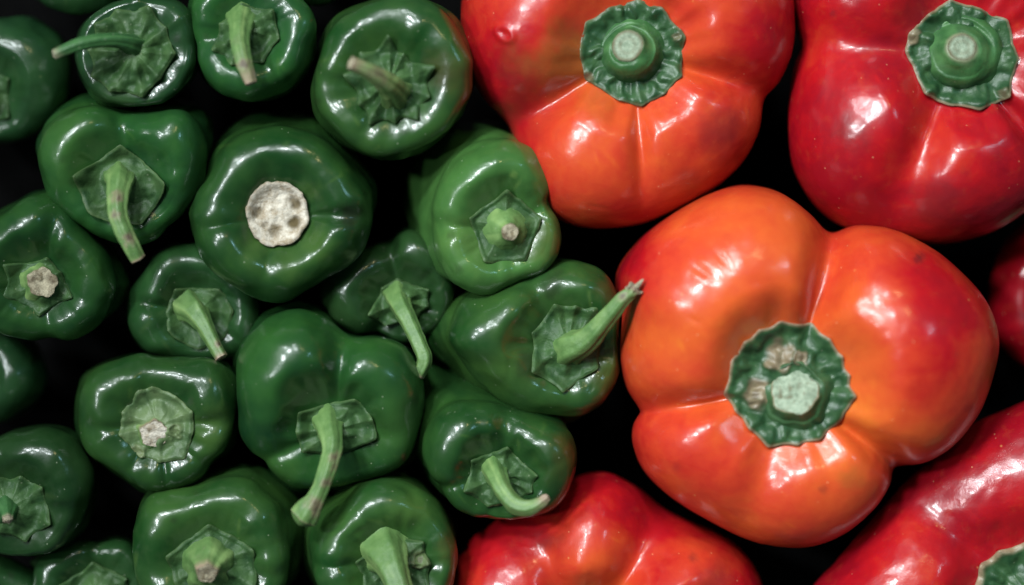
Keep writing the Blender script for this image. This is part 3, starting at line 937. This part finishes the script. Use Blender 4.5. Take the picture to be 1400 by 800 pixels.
# dim greens behind and between
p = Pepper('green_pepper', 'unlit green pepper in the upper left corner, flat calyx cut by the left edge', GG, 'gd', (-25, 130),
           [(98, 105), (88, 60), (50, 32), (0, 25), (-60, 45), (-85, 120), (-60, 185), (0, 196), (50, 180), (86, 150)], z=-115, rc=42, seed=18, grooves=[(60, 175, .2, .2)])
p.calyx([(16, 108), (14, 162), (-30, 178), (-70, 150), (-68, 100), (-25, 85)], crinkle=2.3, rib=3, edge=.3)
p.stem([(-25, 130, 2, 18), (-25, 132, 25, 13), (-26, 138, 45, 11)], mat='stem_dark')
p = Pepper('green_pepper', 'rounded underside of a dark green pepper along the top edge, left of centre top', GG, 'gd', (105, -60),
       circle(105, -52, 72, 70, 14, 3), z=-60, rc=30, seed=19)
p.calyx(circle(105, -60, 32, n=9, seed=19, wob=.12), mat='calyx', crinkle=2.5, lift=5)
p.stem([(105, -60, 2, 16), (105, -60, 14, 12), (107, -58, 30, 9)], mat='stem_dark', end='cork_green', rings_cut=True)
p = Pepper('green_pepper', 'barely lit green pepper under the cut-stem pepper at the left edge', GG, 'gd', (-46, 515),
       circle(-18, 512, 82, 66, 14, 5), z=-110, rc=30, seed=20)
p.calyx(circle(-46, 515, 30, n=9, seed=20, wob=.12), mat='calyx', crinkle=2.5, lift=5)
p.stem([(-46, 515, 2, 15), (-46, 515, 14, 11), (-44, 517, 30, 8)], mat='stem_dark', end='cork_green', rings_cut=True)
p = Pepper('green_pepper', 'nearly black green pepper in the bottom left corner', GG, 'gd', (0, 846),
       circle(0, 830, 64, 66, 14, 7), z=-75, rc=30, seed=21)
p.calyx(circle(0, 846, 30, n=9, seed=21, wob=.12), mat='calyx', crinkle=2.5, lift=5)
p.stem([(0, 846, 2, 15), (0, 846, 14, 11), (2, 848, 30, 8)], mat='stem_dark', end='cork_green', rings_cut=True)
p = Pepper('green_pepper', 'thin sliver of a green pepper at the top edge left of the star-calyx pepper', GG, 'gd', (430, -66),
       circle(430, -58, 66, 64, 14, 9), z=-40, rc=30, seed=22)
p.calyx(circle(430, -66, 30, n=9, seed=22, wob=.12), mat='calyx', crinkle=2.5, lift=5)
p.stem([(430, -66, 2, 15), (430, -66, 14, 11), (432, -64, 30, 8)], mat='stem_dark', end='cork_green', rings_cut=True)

# ---- reds and orange ----------------------------------------------------------------------------------------
p = Pepper('red_pepper', 'red-orange pepper at the top centre with a crinkled dark calyx and pale round stub', GR, 'r', (865, 73),
           [(632, 40), (640, 88), (660, 130), (690, 163), (702, 182), (706, 212), (720, 250), (745, 285), (780, 303), (820, 308), (872, 304), (920, 289), (970, 262), (1010, 225), (1034, 180), (1042, 135), (1062, 112), (1079, 75), (1083, 30), (1075, -30), (1040, -80), (960, -112), (870, -122), (760, -110), (670, -70), (638, -20)],
           z=-25, rc=75, cf=.31, hf=.68, cav=.34, nt=330, bump=.9, ripe=(.47, .22), seed=31,
           grooves=[(876, 304, .30, .10), (699, 178, .62, .17), (1043, 133, .5, .16), (870, -122, .2, .2)],
           marks=[('ripe', 690, 60, 110, .14), ('ripe', 915, 180, 80, -.08), ('ripe', 770, 215, 60, .08), ('ripe', 1060, 60, 60, .28),
                  ('green', 778, 80, 50, .55, .7, 85), ('green', 815, 135, 30, .25), ('bruise', 990, 182, 36, .5), ('bruise', 945, 250, 22, .3), ('ring', 690, 46, 13, 3.2, 1.6, 35), ('bruise', 720, 140, 50, .25)])
p.calyx([(872, -1), (905, 11), (937, 52), (932, 105), (908, 130), (877, 147), (845, 138), (798, 107), (790, 70), (800, 32), (832, 12)], mat='calyx_dark', crinkle=3.2, wave=2.0, rib=2, edge=.35, lift=4, bow=.01, rim_w=.95, nt=220, spots=[(803, 106, 8, .55), (925, 50, 6, .4)])
p.stem([(863, 72, 2, 44), (862, 71, 12, 39), (860, 68, 23, 34), (859, 64, 32, 25), (858, 63, 36, 21)], mat='stem_dark', end='cork_green', dry=.1, dome=.05, hollow=.08, ribamp=.01, rings_cut=True)

p = Pepper('red_pepper', 'deep red pepper in the upper right corner with a tan-rimmed crumpled calyx', GR, 'r', (1312, 76),
           [(1084, 0), (1091, 38), (1098, 66), (1087, 98), (1076, 150), (1079, 210), (1101, 260), (1140, 300), (1200, 325), (1270, 335), (1330, 325), (1382, 300), (1430, 262), (1466, 200), (1475, 100), (1455, 0), (1402, -72), (1300, -110), (1180, -102), (1108, -60)],
           z=-30, rc=80, cf=.31, hf=.68, cav=.30, nt=330, bump=1.1, ripe=(.84, .22), seed=32,
           grooves=[(1096, 66, .34, .30), (1190, 322, .38, .22), (1440, 250, .4, .1), (1230, -105, .2, .2)],
           marks=[('ripe', 1120, 75, 60, -.28), ('ripe', 1230, 230, 60, -.2), ('bruise', 1165, 178, 26, .45), ('bruise', 1290, 280, 42, .55), ('dent', 1175, 145, 26, 1.6), ('ripe', 1185, 120, 36, -.12), ('bruise', 1255, 30, 40, .35)])
p.calyx([(1298, -1), (1328, 8), (1379, 27), (1391, 80), (1378, 137), (1336, 153), (1295, 146), (1262, 131), (1236, 70), (1241, 45), (1266, 20)], mat='calyx_dark', crinkle=4.5, rib=2.5, edge=.9, lift=5, bow=.01, rim_w=.95, nt=220, spots=[(1246, 50, 11, .7), (1256, 128, 10, .5), (1372, 130, 8, .4)])
p.stem([(1312, 74, 2, 52), (1312, 73, 9, 46), (1313, 70, 19, 37), (1314, 67, 29, 26), (1315, 65, 34, 19)], mat='stem_dark', end='cork_green', dry=.22, dome=.05, hollow=.08, ribamp=.01, rings_cut=True)

p = Pepper('orange_pepper', 'large orange pepper of four fat lobes with a round calyx spotted brown', GR, 'r', (1080, 528),
           [(842, 375), (868, 332), (910, 296), (960, 266), (1010, 252), (1060, 262), (1102, 291), (1134, 319), (1170, 310), (1215, 315), (1260, 335), (1300, 365), (1340, 410), (1358, 460), (1351, 520), (1331, 570), (1300, 610), (1260, 632), (1222, 637), (1214, 662), (1192, 694), (1150, 730), (1100, 748), (1040, 741), (980, 715), (920, 680), (880, 642), (867, 602), (871, 577), (880, 562), (860, 530), (850, 490), (848, 440)],
           z=0, rc=84, cf=.30, hf=.72, cav=.36, nt=360, bump=.9, ripe=(.26, .32), seed=33,
           grooves=[(1134, 319, .68, .15), (878, 562, .62, .13), (1221, 638, .62, .13), (1010, 725, .2, .2)],
           marks=[('ripe', 1300, 430, 80, .45), ('ripe', 1250, 520, 60, .25), ('ripe', 856, 355, 60, .28), ('ripe', 985, 640, 60, .22), ('ripe', 1180, 560, 45, -.12), ('green', 1165, 655, 20, .3), ('ripe', 1060, 330, 80, -.08),
                  ('dent', 962, 372, 20, 3.0, 3.5, 35), ('dent', 985, 352, 22, 2.0, 5, 50), ('dent', 1225, 408, 28, 1.5, 3, -15), ('bruise', 1257, 353, 8, .8)])
p.calyx([(1035, 450), (1064, 438), (1110, 441), (1132, 462), (1150, 486), (1160, 512), (1168, 542), (1150, 577), (1120, 603), (1090, 610), (1048, 613), (1022, 586), (1002, 560), (989, 540), (998, 490), (1014, 467)], mat='calyx_dark', crinkle=4.0, rib=1.0, edge=1.0, lift=5, bow=.03, rim_w=.945, nt=300, dome=(6, 70), spots=[(1068, 487, 20, .75), (1036, 541, 19, .75), (1094, 490, 9, .7)])
p.stem([(1086, 537, 4, 50), (1086, 537, 13, 42), (1086, 537, 18, 35), (1086, 536, 21, 30)], mat='calyx_dark', end='cork_green', dry=.2, dome=.08, ribamp=.05, rag=.1)

p = Pepper('red_pepper', 'red pepper at the bottom centre with no calyx in view, under the hooked-stem pepper', GR, 'r', (800, 880),
       [(618, 790), (640, 742), (690, 702), (740, 676), (790, 650), (830, 645), (870, 664), (905, 694), (950, 715), (1000, 740), (1032, 772), (1046, 815), (1050, 890), (950, 965), (790, 985), (655, 930), (608, 860)],
       z=-85, rc=45, cf=.41, hf=.7, nt=300, bump=1.2, ripe=(.60, .28), seed=34, grooves=[(715, 690, .3, .20), (905, 690, .45, .24), (1030, 790, .2, .2)],
       marks=[('ripe', 800, 750, 60, -.3), ('ripe', 960, 760, 40, -.15), ('bruise', 980, 790, 24, .4)])
p.calyx(circle(800, 880, 55, n=9, seed=34, wob=.12), mat='calyx_dark', crinkle=2.5, lift=5)
p.stem([(800, 880, 2, 28), (800, 880, 14, 21), (802, 882, 30, 15)], mat='stem_dark', end='cork_green', rings_cut=True)

p = Pepper('red_pepper', 'long red pepper in the lower right corner, its calyx cut by the frame', GR, 'r', (1402, 812),
           [(1105, 815), (1150, 760), (1200, 700), (1250, 642), (1310, 592), (1370, 560), (1445, 540), (1530, 600), (1560, 750), (1510, 900), (1350, 975), (1200, 945), (1115, 880)],
           z=-50, rc=72, cf=.38, hf=.55, cav=.3, nt=300, bump=1.5, ripe=(.86, .2), seed=35, grooves=[(1225, 665, .3, .22), (1300, 970, .2, .2)], marks=[('ripe', 1240, 710, 30, -.25), ('ripe', 1250, 770, 40, -.15)])
p.calyx([(1330, 800), (1336, 770), (1362, 751), (1402, 738), (1450, 750), (1475, 800), (1455, 860), (1400, 880), (1345, 855)], mat='calyx_dark', crinkle=3, edge=1.0, lift=5, rim_w=.84)
p.stem([(1408, 820, 2, 40), (1408, 820, 12, 30), (1408, 822, 26, 18), (1409, 823, 32, 15)], mat='stem_dark', end='cork_green', dome=.05, rings_cut=True)

p = Pepper('red_pepper', 'shadowed red pepper at the right edge between the orange and the deep red peppers', GR, 'r', (1462, 412),
       circle(1438, 405, 92, 110, 14, 11), z=-175, rc=35, nt=220, ripe=(.95, .1), seed=36)
p.calyx(circle(1462, 412, 44, n=9, seed=36, wob=.12), mat='calyx_dark', crinkle=2.5, lift=5)
p.stem([(1462, 412, 2, 22), (1462, 412, 14, 17), (1464, 414, 30, 12)], mat='stem_dark', end='cork_green', rings_cut=True)
